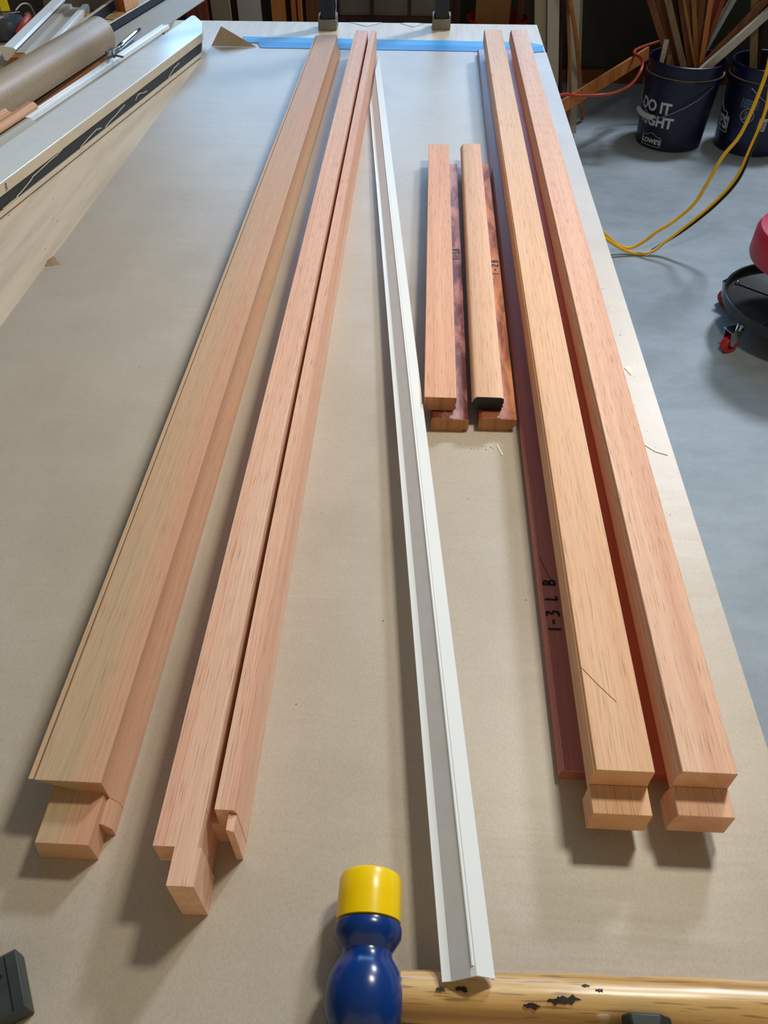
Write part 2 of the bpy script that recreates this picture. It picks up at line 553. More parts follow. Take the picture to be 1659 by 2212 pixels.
tape('masking_tape', 2.318, 2.374, 0.0009, 'tape_a', 'blue masking tape strip nearer the far table edge, wavy torn right end', -0.499, 0.270,
     [(0.286, 2.309), (0.303, 2.311), (0.3115, 2.318), (0.3125, 2.329), (0.306, 2.337), (0.292, 2.345), (0.280, 2.355)])
tape('masking_tape', 2.272, 2.326, 0.0014, 'tape_b', 'deeper blue masking tape strip overlapping the paper\'s far edge', -0.452, 0.30,
     [(0.311, 2.274), (0.309, 2.31), (0.300, 2.318)])

for nm, pts, lab in (('paper_scrap', [(-0.217, 2.531), (-0.166, 2.490), (-0.126, 2.533)], 'white paper scrap at the far table edge, nearer the left black post'),
                     ('paper_scrap', [(-0.074, 2.528), (-0.035, 2.492), (-0.005, 2.526), (-0.025, 2.533), (-0.058, 2.533)], 'white paper scrap at the far table edge, nearer the right black post')):
    tag(MB().plate(pts, on(0.0006), on(0.0012)).build(nm, 'gloss_white'), lab, 'paper scrap', 'white scraps on the far edge')

# ------------------------------------------------------------------ black posts with grey feet
for x, y, lab, lev in ((-0.273, 2.470, 'black upright post in a grey foot, left one, behind the wide mahogany stile', True),
                       (0.043, 2.490, 'black upright post in a grey foot, right one, before the orange bucket', False)):
    t = thing('upright_post', lab, 'post', (x, y, ZT), 0, 'black posts on the far table end')
    MB().box(-.019, .019, -.017, .017, .004, .62).build('post_tube', 'post', t, 0.003)
    mb = MB().box(-.0255, .0255, -.025, -.018, .0005, .026).box(-.0255, .0255, .018, .025, .0005, .034)
    mb.box(-.0255, -.020, -.0178, .0178, .0005, .034).box(.020, .0255, -.0178, .0178, .0005, .034)
    mb.box(-.0198, .0198, -.0178, .0178, .0005, .0035)
    mb.build('foot_cap', 'grey_cap', t, 0.002)
    if lev:
        MB().tube([(.021, .0, .035), (.0235, .0, .06), (.022, .0, .10), (.0215, .0, .16)], .003, 8).build('lever', 'chrome', t)


def frame_at(near, far):
    dx, dy = far[0] - near[0], far[1] - near[1]
    return -math.atan2(dx, dy), math.hypot(dx, dy)


# ------------------------------------------------------------------ long mahogany stiles
rz, L = frame_at((-0.279, .245), (-0.2785, 2.227))
t = thing('door_stile', 'leftmost long mahogany stile with a wide olive-tinged face and stepped tenon', 'stile', (-0.279, .245, on(.0008)), rz, 'long mahogany stiles')
mb = MB().prism([(.012, 0), (.061, 0), (.061, .012), (.0555, .020), (.0555, .0462), (.0045, .0462), (.0045, .0425), (.0030, .0425), (.0030, .045),
            (-.0012, .045), (-.0012, .036), (.012, .036)], 0, L - .012)
mb.v = [(x, y + (max(0, (.0462 - z) * .8 if x < .055 else 0)) if y < .001 else y, z) for x, y, z in mb.v]
mb.build('body', 'stile_olive', t, 0.0006)
MB().prism([(.016, .002), (.055, .002), (.054, .0445), (.007, .0445), (.007, .036), (.016, .036)], L - .0122, L).build('far_tip', 'stile_olive', t, 0.002)
MB().prism([(.008, 0), (.0535, 0), (.0535, .0285), (.0135, .0285)], -.039, .05).build('tenon', 'stile_olive', t, 0.0004)
MB().prism([(.0537, 0), (.061, 0), (.061, .012), (.0555, .020), (.0537, .020)], -.020, -.00002).build('ledge', 'stile_olive', t)

rz, L = frame_at((-0.169, .197), (-0.1765, 2.21))
t = thing('door_stile', 'long pinkish mahogany stile with a dark groove down its top', 'stile', (-0.169, .197, on(.0008)), rz, 'long mahogany stiles')
MB().prism([(0, .0), (.053, .0), (.053, .054), (.051, .0590), (.0375, .0590), (.0375, .034), (.0315, .034), (.0315, .0590), (.0078, .0590), (.0074, .0582),
            (.0068, .0582), (.0064, .0590), (0, .0590)], .027, L).build('body', 'stile_pink', t)
MB().prism([(0, .032), (.0152, .032), (.0152, 0), (.0313, 0), (.0313, .0590), (.0078, .0590), (.0074, .0582), (.0068, .0582), (.0064, .0590), (0, .0590)],
           0.0, .02698).build('shoulder', 'stile_pink', t)
MB().box(.0154, .0340, -.0255, -.00002, 0, .0590).build('tenon', 'stile_pink', t)
MB().prism([(.0475, 0), (.0528, 0), (.0528, .052), (.0475, .056)], .014, .0268).build('cheek', 'stile_pink', t, 0.0004)

# the two stacked pairs by the right edge
LOWER = [(0, 0), (.050, 0), (.050, .0075), (.046, .0145), (.022, .0145), (.020, .0135), (.003, .0135), (0, .011)]
rz, L = frame_at((.1275, .287), (.1345, 2.235))
t = thing('door_stile', 'dark purple mahogany stile marked 1-3 L B, under the tan stile', 'stile', (.1275, .287, on(.0008)), rz, 'long mahogany stiles')
MB().prism(LOWER, 0, L).build('body', 'mahog_purple', t, 0.0008)
w = scrawl('1-3 L B', .0160, .135, .01372, .0118, .0092, .0023)
w.build('marker_writing', 'marker', t)['label'] = 'black handwritten 1-3 L B'
mb = MB()
ribbon(mb, [(-.0002 + .004, .226), (.0100, .204), (.0150, .192)], .0005, .0136)
mb.build('scribe_line', 'marker', t)
rz, L = frame_at((.1440, .2636), (.1475, 2.205))
t = thing('door_stile', 'long tan mahogany stile lying atop the purple one', 'stile', (.1415, .2636, on(.0156)), rz, 'long mahogany stiles')
MB().prism([(.009, 0), (.044, 0), (.044, .0505), (.0015, .0505), (.0010, .0478), (0, .0475), (0, .0215), (.009, .0195)], 0, L).build('body', 'stile_tan', t, 0.0007)
MB().prism([(0.0003, 0), (.0437, 0), (.0437, .0275), (.0003, .0275)], -.0225, -.0001).build('tenon', 'stile_tan', t, 0.0006)
mb = MB()
ribbon(mb, [(.0020, .087), (.012, .073), (.025, .057)], .0004, .0506)
mb.build('scribe_line', 'pencil', t)
rz, L = frame_at((.1835, .288), (.2005, 2.235))
t = thing('door_stile', 'dark red mahogany stile beneath the rightmost rosy stile', 'stile', (.1880, .288, on(.0008)), -0.0035, 'long mahogany stiles')
MB().prism(LOWER, 0, 1.945).build('body', 'mahog_red', t, 0.0008)
t = thing('door_stile', 'rightmost long rosy mahogany stile, on top, along the table\'s right edge', 'stile', (.2005, .2650, on(.0156)), -0.0035, 'long mahogany stiles')
MB().prism([(.011, 0), (.045, 0), (.045, .0505), (.0050, .0505), (.0042, .046), (.0030, .044), (.0030, .0215), (.011, .0195)], 0, 1.943).build('body', 'stile_rose', t, 0.0007)
MB().prism([(.0010, 0), (.0447, 0), (.0447, .0275), (.0035, .0275), (.0010, .018)], -.0225, -.0001).build('tenon', 'stile_rose', t, 0.0006)

# ------------------------------------------------------------------ four short rails in two stacked pairs
RL = [(0, 0), (.038, 0), (.038, .0025), (.045, .0025), (.045, .0175), (.0265, .0175), (.0245, .0188), (.001, .0188), (0, .017)]
t = thing('door_rail', 'short dark red blotched rail marked 1-3B, under the left salmon rail', 'rail', (.0225, .7235, on(.0008)), 0.0, 'short mahogany rails')
MB().prism(RL, 0, .765).build('body', 'mahog_blotch', t, 0.0009)
scrawl('1-3B', .0420, .3920, .01765, .0105, .0098, .0019).build('marker_writing', 'marker', t)['label'] = 'black handwritten 1-3B'
MB().prism(RL, -.0004, -.00002).build('end_face', 'end_grain', t)
t = thing('door_rail', 'short salmon mahogany rail, left one of the upper pair', 'rail', (.0132, .7390, on(.0198)), 0.0, 'short mahogany rails')
RU = [(.001, 0), (.036, 0), (.0385, .003), (.0385, .0065), (.037, .0080), (.0385, .0100), (.0385, .0190), (0, .0190), (0, .004)]
MB().prism(RU, 0, .790).build('body', 'rail_salmon', t, 0.0006)
MB().prism(RU, -.0004, -.00002).build('end_face', 'end_grain', t)
t = thing('door_rail', 'short orange rail with brown streaks marked 1-2B, under the right rail', 'rail', (.0795, .7270, on(.0008)), -.003, 'short mahogany rails')
RL2 = [(0, .003), (.002, 0), (.037, 0), (.037, .0025), (.0405, .0025), (.0455, .010), (.0455, .0175), (.0265, .0175), (.0245, .0188), (.004, .0188), (0, .015)]
MB().prism(RL2, 0, .763).build('body', 'orange_blotch', t, 0.0009)
scrawl('1-2B', .0430, .3450, .01765, .0110, .0128, .0019).build('marker_writing', 'marker', t)['label'] = 'black handwritten 1-2B'
MB().prism(RL2, -.0004, -.00002).build('end_face', 'end_grain', t)
t = thing('door_rail', 'short sandy mahogany rail with a dark painted end, right one of the upper pair', 'rail', (.0705, .7420, on(.0198)), -.0045, 'short mahogany rails')
RU2 = [(.001, .001), (.006, 0), (.0365, 0), (.036, .0045), (.038, .006), (.0365, .0085), (.038, .011), (.0375, .0180), (.034, .0190), (.006, .0190), (.003, .017), (0, .010)]
MB().prism(RU2, 0, .792).build('body', 'rail_sand', t, 0.0006)
MB().prism(RU2, -.0008, -.00002).build('painted_end', 'end_paint', t)['label'] = 'rail end painted near-black blue'

# ------------------------------------------------------------------ white angle trim propped on the mallet handle
near, far = (.0310, .1290), (-.1510, 2.205)
rz, L = frame_at(near, far)
t = thing('angle_trim', 'long white vinyl angle trim with a grey strip, propped on the mallet handle', 'trim', (near[0], near[1], on(.0362)), rz)
t.rotation_euler = (-math.atan2(.0345, L), 0, rz)
LL = 1.70


def mitre(mb):
    mb.v = [(x, (LL + (L - LL) * min(1, x / .034)) if y > 1 else y, z) for x, y, z in mb.v]
    return mb


mitre(MB().prism([(0, 0), (.0060, .0004), (.0215, .0105), (.0330, .0025), (.0330, .0008), (.0322, .0004), (.0338, .0002), (.0342, .0026), (.0216, .0125), (.0055, .0019), (0, .0014)], 0, L)).build('angle_body', 'vinyl', t, 0.0002)
mitre(MB().prism([(.0062, .0026), (.0064, .0023), (.0184, .0101), (.0182, .0105)], .0, L)).build('adhesive_strip', 'vinyl_grey', t)
mitre(MB().tube([(.0197, .006, .0112), (.0197, L, .0112)], .0012, 8, 1)).build('bead', 'vinyl', t)

# ------------------------------------------------------------------ mallet
t = thing('mallet', 'blue-headed mallet with a yellow face and wooden handle, at the bottom edge', 'mallet', (-.0185, .120, on(.0005)))
CZ = .0262
MB().lathe([(.0001, .0782), (.004, .0784), (.0170, .0770), (.0205, .0750), (.0219, .0715), (.0222, .060), (.0222, .0452), (.0205, .0445)], 48, 'y', (0, 0, CZ)).build('face_cap', 'yellow_cap', t)
mb = MB().lathe([(.0198, .0443), (.0222, .0436), (.0232, .0405), (.0228, .0350), (.0196, .0300), (.0172, .0265), (.0176, .0228), (.0210, .0180), (.0244, .0110),
                 (.0258, .0030), (.0256, -.0050), (.0240, -.0120), (.0205, -.0185), (.0174, -.0230), (.0172, -.0265), (.0196, -.0300), (.0228, -.0350), (.0232, -.0405), (.0222, -.0436), (.0198, -.0443)], 48, 'y', (0, 0, CZ))
mb.v = [(max(min(x, .0245), -.0250), y, z) for x, y, z in mb.v]
mb.build('head', 'blue_head', t)
MB().lathe([(.0205, -.0445), (.0222, -.0452), (.0222, -.060), (.0219, -.0715), (.0205, -.075), (.017, -.077), (.0001, -.078)], 48, 'y', (0, 0, CZ)).build('face_cap', 'yellow_cap', t)
hp = []
for i in range(25):
    x = .0230 + i * .018
    r = .0146 + .0022 * math.sin(min(1, max(0, (x - .03) / .22)) * PI / 2) + .0004 * math.sin(i * 1.3)
    hp.append((r, x))
mb = MB().lathe(hp, 28, 'x', (0, 0, 0))
mb.v = [(x, y + .0045 + .012 * (x - .023), z * 1.0 + .0176) for x, y, z in mb.v]
h = mb.build('handle', 'ash_handle', t)
for i, (x, y, s) in enumerate(((.1067, .1195, .005), (.1290, .1235, .0095), (.1220, .1225, .005), (.0625, .1265, .005), (.0490, .1260, .003), (.150, .130, .0028), (.142, .1325, .0024))):
    random.seed(i)
    pts = [(x + s * (.35 + .85 * random.random()) * math.cos(a), y - .12 + s * .40 * (.25 + .9 * random.random()) * math.sin(a)) for a in [2 * PI * k / 17 for k in range(17)]]
    mb = MB()
    vs = []
    for px, py in pts:
        yc = .0045 + .012 * (px - .023)
        rr = .0164
        vs.append((px, py, .0176 + math.sqrt(max(1e-6, rr ** 2 - (py - yc) ** 2)) + .0006))
    mb.add(vs + [(a, b, c - .0012) for a, b, c in vs], [tuple(range(17))] + [(k, (k + 1) % 17, (k + 1) % 17 + 17, k + 17) for k in range(17)])
    mb.build('scuff', 'char', t)

# dark rubber pad at the very bottom, in front of the handle
t = thing('rubber_pad', 'dark grey-green rubber pad at the bottom edge, in front of the handle', 'pad', (.152, .090, ZT))
MB().prism([(-.010, .001), (.020, .001), (.020, .034), (.010, .0455), (-.006, .0455), (-.010, .043)], -.035, .0190).prism([(-.010, .0370), (.022, .0370), (.013, .0455), (-.006, .0455)], .01901, .0268).build('pad_body', 'rubber', t, 0.0015)
MB().tube([(-.017, -.03, .0345), (-.017, .0205, .0345)], .004, 10, 1).build('pin', 'chrome', t)
MB().box(-.024, -.0102, -.033, .0165, .001, .0300).build('pad_step', 'rubber', t, 0.002)

# slate coloured block bottom left
t = thing('grey_block', 'dark grey block with a scribed end, cut by the bottom left corner', 'block', (-.2435, .1165, on(.0010)), R(31))
MB().box(-.16, 0, -.012, .0265, 0, .018).build('block_body', 'block_slate', t, 0.0008)
MB().box(-.0080, -.0072, -.0105, .025, .0178, .0182).build('scribe_line', 'black', t)
MB().box(-.16, -.0005, .0266, .0275, .001, .0165).build('red_edge', 'slate_side', t)
MB().lathe([(.0014, .0178), (.0014, .0183)], 12, 'z', (-.012, .014, 0)).build('dent', 'black', t)

# ------------------------------------------------------------------ debris
random.seed(21)
mb = MB()


STILES = ((-.295, -.205, .19, 2.25), (-.19, -.105, .16, 2.25), (.118, .262, .22, 2.26), (.0, .132, .715, 1.54), (-.05, .03, .0, .21), (-.14, .07, .10, .165))


def flake(mb, x, y, s, z=.0009):
    for x0, x1, y0, y1 in STILES:
        if x0 < x < x1 and y0 < y < y1:
            return
    tl = .031 - .0886 * (y - .129)
    if tl - .004 < x < tl + .040:
        return
    a = random.random() * PI
    c, d = math.cos(a) * s, math.sin(a) * s
    mb.plate([(x + c, y + d), (x - d * .6, y + c * .6), (x - c, y - d), (x + d * .6, y - c * .6)], ZT + z, ZT + z + s * .5)


for i in range(46):
    flake(mb, random.gauss(.085, .035), .690 + random.random() * .028, .0004 + random.random() * .0007)
for i in range(60):
    flake(mb, .255 + random.random() * .035, .65 + random.random() * .55, .0003 + random.random() * .0006)
for i in range(70):
    flake(mb, random.uniform(-.5, .30), random.uniform(.16, 1.2), .0002 + random.random() * .0005)
o = mb.build('sawdust', 'dust')
o['kind'] = 'stuff'
tag(o, 'loose sawdust grains scattered over the brown paper', 'sawdust')
mb = MB()
for i in range(80):
    flake(mb, random.uniform(-.55, .30), random.uniform(.14, 1.9), .0003 + random.random() * .0005)
for i in range(25):
    flake(mb, random.uniform(-.75, -.60), random.uniform(.95, 2.2), .0005 + random.random() * .0008, .0003)
o = mb.build('dark_crumbs', 'speck')
o['kind'] = 'stuff'
tag(o, 'dark crumbs scattered over the paper and plywood', 'crumbs')
for pts, lab in (([(.1005, .7000), (.1025, .7005), (.1045, .6925), (.1080, .6830), (.1062, .6800), (.1030, .6905)], 'white paint chip on the paper in front of the short rails'),
                 ([(.2790, .8640), (.2870, .8690), (.2895, .8590), (.2850, .8480), (.2820, .8560)], 'white paint chip right of the rosy stile, farther up'),
                 ([(.2760, .7110), (.2880, .7000), (.2995, .6930), (.3000, .6905), (.2870, .6960), (.2755, .7085)], 'long white paint fleck at the paper\'s right edge')):
    n = len(pts)
    pts = pts if sum((pts[i][0] * pts[(i + 1) % n][1] - pts[(i + 1) % n][0] * pts[i][1]) for i in range(n)) > 0 else pts[::-1]
    tag(MB().plate(pts, on(.0009), on(.0015)).build('paint_chip', 'chip'), lab, 'paint chip', 'white paint chips on the paper')

# ------------------------------------------------------------------ the clutter on the left, laid out along one slanted direction
UD = (.161, .987)
ND = (.987, -.161)
ANG = -math.atan2(UD[0], UD[1])


def sd(s, d):
    return (s * UD[0] + d * ND[0], s * UD[1] + d * ND[1])


def lay(name, label, cat, s, d, z=0.0, rot=0.0, group=None):
    x, y = sd(s, d)
    return thing(name, label, cat, (x, y, on(z)), ANG + rot, group)


# big white casing
t = lay('casing_board', 'big white painted casing board with a black foam edge, nearest left', 'casing', .70, -1.004)
MB().plate([(0, 0), (.088, 0), (.088, 1.385), (.085, 1.402), (.054, 1.482), (.046, 1.493), (.012, 1.538), (.005, 1.542), (0, 1.538)], .031, .050).build('board', 'white', t, 0.0016, segs=3)
MB().plate([(.004, 0), (.0865, 0), (.0865, 1.372), (.058, 1.452), (.012, 1.525), (.004, 1.525)], .0105, .0308).build('foam_strip', 'black_foam', t, 0.001)
MB().plate([(.004, 0), (.0905, 0), (.0905, 1.362), (.062, 1.440), (.012, 1.510), (.004, 1.510)], .0035, .0103).build('backing_strip', 'cream', t, 0.0006)
MB().plate([(.0883, 0), (.0888, 0), (.0888, 1.383), (.0883, 1.383)], .0315, .0485).build('primed_bounce_edge', 'cream', t)  # primed edge tinted cream, with the warm bounce light painted into it
mb = MB()
random.seed(4)
for y0, y1, z0, z1 in ((.44, .49, .012, .0125), (.485, .50, .0125, .015), (.50, .545, .015, .023), (.545, .64, .023, .029), (.64, .66, .029, .0295), (.72, .80, .012, .021),
                       (.80, .815, .019, .016), (.83, .93, .013, .024), (.98, 1.00, .018, .026), (1.0, 1.04, .024, .019), (1.16, 1.20, .012, .022), (1.20, 1.23, .022, .024)):
    q = [(.0872, y0 + (y1 - y0) * k / 4, z0 + (z1 - z0) * k / 4 + random.uniform(-.001, .001)) for k in range(5)]
    mb.tube(q, .0008, 6, 3)
o = mb.build('torn_bead', 'cream', t)
o['kind'] = 'stuff'
o['label'] = 'torn cream sealant streaks on black foam'
mb = MB()
for u0, v0, u1, v1 in ((.0, 0, .35, 1), (.35, 1, .55, .9), (.55, .9, .5, .6), (.5, .6, .3, .45), (.3, .45, .55, .1)):
    mb.beam((.0890, .462 + u0 * .011, .033 + v0 * .0125), (.0890, .462 + u1 * .011, .033 + v1 * .0125), .0012, .0002, side=(0, v1 - v0, -(u1 - u0)))
mb.build('marker_writing', 'marker', t)['label'] = 'black handwritten R'
MB().box(.035, .0362, .385, .396, .0501, .0503).build('nick', 'marker', t)

# ridged channel
t = lay('ridged_channel', 'slim white ridged channel lying just left of the big casing', 'channel', 1.51, -1.118, .004)
MB().prism([(0, 0), (.022, 0), (.022, .009), (.0185, .010), (.0175, .0065), (.0125, .0065), (.0115, .0085), (.0085, .0085), (.0075, .0065), (.0045, .0065), (.0035, .010), (0, .009)],
           0, .775).build('channel_body', 'vinyl', t, 0.0004)
# flashing sheet
t = lay('flashing_sheet', 'wide flat grey-white flashing strip running past the far table end', 'flashing', 1.45, -1.25)
MB().plate([(.03, 0), (.195, 0), (.180, .62), (.131, .90), (.130, 1.30), (.015, 1.30), (.015, .70)], .0008, .0028).build('sheet', 'panel', t)
MB().plate([(.128, .86), (.170, .76), (.140, .90)], .0029, .0034).build('creased_fold', 'panel_tan', t)
# casing 2 (black edge, wood block on it)
t = lay('casing_board', 'cream-topped casing with a black edge, carrying the red-brown wood block', 'casing', 2.085, -1.284, .0008)
MB().box(0, .0425, 0, .66, 0, .0222).build('board', 'cream', t, 0.0006)
MB().box(.0427, .0462, .0, .66, 0, .0205).build('foam_strip', 'navy', t)
MB().box(.0440, .0464, 0, .66, .0224, .0245).build('white_lip', 'white', t)
# black board
t = lay('casing_board', 'narrow navy-faced casing on edge with a thin white top', 'casing', 1.78, -1.228, .0240, R(5.8))
MB().box(-.013, -.003, .22, .70, 0, .0235).build('board', 'cream', t, 0.0006)
MB().box(-.0028, 0, .22, .70, 0, .0225).build('navy_face', 'navy', t)
mb = MB()
for k in range(5):
    mb.box(.0001, .0005, .24 + .04 * k, .45 + .05 * k, .003 + .004 * k, .0035 + .004 * k)
mb.build('face_grooves', 'black_foam', t)
# wood block and veneer
t = lay('wood_block', 'red-brown square wood block standing on the cream casing', 'block', 2.345, -1.2805, .0236, R(-6))
MB().box(0, .031, 0, .075, 0, .16).build('block_body', 'block_red', t, 0.001)
MB().box(.0312, .0314, .001, .074, .001, .159).build('pale_face', 'core_light', t)
o = lay('reflection_slip', 'thin orange slip painted as the red-brown block mirrored in the casing', 'reflection', 2.256, -1.2740, .0236, R(-2))
MB().box(0, .029, 0, .078, 0, .0016).build('slip', 'reflection_x', o)  # orange slip paints the block mirrored on the casing top
# paper roll
t = lay('paper_roll', 'thick roll of brown kraft paper lying left of the casing', 'paper roll', 1.15, -1.1705, .0032, R(.6))
pr = []
for i in range(64):
    a = 2 * PI * i / 64
    pr.append((.039 * math.cos(a), .0392 + .039 * math.sin(a)))
mb = MB()
n = 64
inner = [(.012 * math.cos(2 * PI * i / n), .0392 + .012 * math.sin(2 * PI * i / n)) for i in range(n)]
Lr = .905
vs = [(x, 0, z) for x, z in pr] + [(x, Lr, z) for x, z in pr] + [(x, 0, z) for x, z in inner] + [(x, Lr, z) for x, z in inner]
fs = []
for i in range(n):
    j = (i + 1) % n
    fs += [(i, j, n + j, n + i), (2 * n + i, 3 * n + i, 3 * n + j, 2 * n + j), (i, 2 * n + i, 2 * n + j, j), (n + i, n + j, 3 * n + j, 3 * n + i)]
mb.add(vs, fs).build('roll_body', 'kraft_roll', t)
MB().prism([(.0365, .012), (.0398, .030), (.0396, .046), (.0391, .046), (.0391, .030), (.0360, .012)], .0, Lr - .004).build('loose_edge', 'kraft_roll', t)
# wood strip beside roll, its dark side painted as the shadow gap
t = lay('wood_strip', 'thin brown strip with a painted dark shadow gap against the paper roll', 'strip', 1.50, -1.1285, .0032, R(2.2))
MB().box(-.003, .003, 0, .50, 0, .009).build('strip', 'core_dark', t)
MB().box(.0032, .0055, 0, .50, 0, .006).build('strip_edge', 'core_wood', t)
# chrome tool
t = lay('puller_tool', 'small chrome-handled claw tool lying beside the paper roll', 'tool', 1.93, -1.104, .0150, R(6))
MB().lathe([(.0035, .075), (.0062, .082), (.0066, .12), (.0064, .20), (.0050, .245), (.0020, .252)], 20, 'y', (0, 0, .0105)).build('tool_handle', 'chrome', t)
MB().tube([(0, .078, .0105), (-.002, .055, .011), (.004, .030, .012), (.012, .012, .010)], .0042, 10).build('shank', 'cast_grey', t)
MB().tube([(-.001, .070, .0105), (-.014, .062, .012), (-.018, .040, .010)], .0028, 8).build('claw', 'cast_grey', t)
MB().tube([(.010, .018, .011), (.000, -.004, .010), (-.010, -.010, .006)], .0030, 8).build('claw', 'cast_grey', t)
MB().tube([(.010, .018, .011), (.022, .016, .010), (.030, .024, .006)], .0026, 8).build('claw', 'cast_grey', t)
# clad sill ends with wood core
t = lay('clad_sill', 'white clad sill section with an orange wood core, at the left edge', 'sill', .95, -1.112, .0032)
MB().prism([(.002, 0), (.066, 0), (.066, .022), (.056, .026), (.052, .030), (.030, .031), (.028, .034), (.002, .034)], 0, .545).build('cladding', 'panel', t, 0.0008)
MB().prism([(.026, .0345), (.050, .0345), (.050, .0415), (.044, .0475), (.032, .0475), (.026, .043)], .20, .585).build('wood_core', 'core_light', t, 0.002)
t = lay('wood_offcut', 'split orange wood offcut lying against the paper roll, left edge', 'offcut', 1.03, -1.1115, .0412)
MB().prism([(0, 0), (.019, 0), (.021, .006), (.012, .008), (.009, .013), (0, .012)], 0, .455, shift=(.001, -.002)).build('offcut_body', 'core_light', t, 0.0015)

# clad frame top left
t = lay('clad_frame', 'white clad window frame section with a raw wood end, top left', 'frame', 1.840, -1.228, .0008, R(14.2))
MB().prism([(-.092, 0), (-.003, 0), (-.003, .016), (-.092, .016)], .030, .49).build('wood_core', 'core_dark', t, 0.001)
MB().prism([(-.086, .0162), (-.020, .0162), (-.020, .0262), (-.054, .0276), (-.054, .0362), (-.078, .0362), (-.086, .030)], .020, .44).build('wood_core', 'core_wood', t, 0.0008)
MB().prism([(-.076, .0365), (-.055, .0365), (-.053, .0280), (-.020, .0266), (-.020, .0280), (-.052, .0296), (-.054, .0380), (-.076, .0380)], .055, .52).build('trough', 'panel', t, 0.0003)
MB().prism([(-.0195, .0165), (-.003, .0165), (.001, .026), (.001, .040), (-.005, .042), (-.0165, .041)], .0, .50).build('side_cladding', 'vinyl', t, 0.0010)
MB().prism([(-.114, .018), (-.104, .015), (-.0865, .029), (-.078, .040), (-.082, .045), (-.105, .048), (-.114, .043)], .070, .56).build('side_cladding', 'vinyl', t, 0.0010)
MB().lathe([(.0030, .0190), (.0030, .0204)], 12, 'y', (-.043, .0, .0215)).build('hole', 'marker', t)
random.seed(9)
MB().tube([(-.0210 + random.uniform(-.0010, .0010), .06 + .03 * k, .0290) for k in range(13)], .0012, 6, 2).build('sealant_bead', 'grey_cap', t)

# power tool, yellow box, amber cap
t = thing('power_tool', 'dark cordless tool with orange trim behind the white frame, top left', 'power tool', (-1.126, 2.330, on(.0008)), R(14))
MB().lathe([(.006, .0), (.040, .001), (.050, .008), (.052, .030), (.046, .046), (.028, .052), (.004, .053)], 28, 'z', (0, 0, 0)).build('motor_housing', 'tool_grey', t)
MB().prism([(-.052, 0), (.050, 0), (.054, .018), (.044, .036), (-.044, .036), (-.056, .018)], .054, .135).build('upper_housing', 'tool_black', t, 0.006, segs=3)
MB().tube([(.030, -.052, .020), (.050, -.030, .040), (.058, .010, .044), (.050, .048, .040)], .008, 10).build('trim', 'tool_orange', t)
MB().tube([(-.020, -.058, .022), (-.048, -.036, .036), (-.058, .004, .040)], .007, 10).build('trim', 'tool_orange', t)
MB().plate([(-.036, -.028), (-.010, -.034), (.002, -.014), (-.024, -.006)], .0505, .0545).build('badge', 'peel', t)
MB().tube([(.010, .120, .038), (.030, .132, .050), (.048, .138, .044), (.056, .140, .010)], .0025, 8).build('bail_wire', 'wire', t)
t = thing('yellow_carton', 'yellow and white carton at the very top left corner', 'carton', (-1.252, 2.470, on(.0008)), R(2))
MB().box(-.06, .055, 0, .06, 0, .19).build('carton_body', 'box_yellow', t, 0.002)
MB().box(-.045, .030, -.0008, -.0001, .10, .18).build('label_panel', 'box_white', t)
MB().box(.034, .050, -.0008, -.0001, .06, .188).build('side_stripe', 'teal', t)
t = lay('amber_cap', 'small amber plastic cap between the white frame and navy casing', 'cap', 2.225, -1.302, .0008)
MB().lathe([(.012, 0), (.012, .034), (.010, .040), (.003, .042)], 20, 'z').build('cap_body', 'amber', t)


def text_mesh(txt, size, bold=0.0):
    c = bpy.data.curves.new('lettering', 'FONT')
    c.body = txt
    c.size = size
    c.offset = bold
    c.align_x = 'CENTER'
    c.extrude = 0.0
    o = bpy.data.objects.new('lettering', c)
    COL.objects.link(o)
    bpy.context.view_layer.update()
    me = bpy.data.meshes.new_from_object(o.evaluated_get(bpy.context.evaluated_depsgraph_get()))
    bpy.data.objects.remove(o)
    bpy.data.curves.remove(c)
    vs = [tuple(v.co) for v in me.vertices]
    fs = [tuple(p.vertices) for p in me.polygons]
    bpy.data.meshes.remove(me)
    return vs, fs


def flat_text(name, txt, size, mat, parent, M4, bold=0.0):
    vs, fs = text_mesh(txt, size, bold)
    mb = MB().add([M4 @ Vector(v) for v in vs], fs)
    return mb.build(name, mat, parent)


# tool lettering on the sloped upper housing
flat_text('lettering', 'RIDGID', .020, 'print', bpy.data.objects['power_tool'],
          Matrix.Translation((-.006, .092, .0364)) @ Matrix.Rotation(R(24), 4, 'Z'), .0005)

# grey carton behind the table with upside-down red print
t = thing('grey_carton', 'grey carton with upside-down red lettering behind the table, top left', 'carton', (-1.04, 2.72, .0008))
MB().box(-.14, .16, 0, .25, 0, .93).build('carton_body', 'card_grey', t, 0.003)
flat_text('lettering', 'E CARE', .034, 'red_print', t,
          Matrix.Translation((.012, -.0008, .681)) @ Matrix.Rotation(PI, 4, 'Y') @ Matrix.Rotation(R(90), 4, 'X') @ Matrix.Rotation(PI, 4, 'X') @ Matrix.Rotation(PI, 4, 'Z'), .0006)
MB().box(-.14, .16, -.0012, -.0002, .708, .7095).build('printed_rule', 'red_print', t)


# ------------------------------------------------------------------ buckets
def wrap(txt, size, ang, z0, rad, slope, bold):
    """lettering wrapped round a slightly conical wall; ang is the direction of its middle"""
    vs, fs = text_mesh(txt, size, bold)
    out = []
    for x, y, _ in vs:
        z = z0 + y
        r = rad + slope * z + .0010
        a = ang + x / r
        out.append((r * math.cos(a), r * math.sin(a), z))
    return MB().add(out, fs)


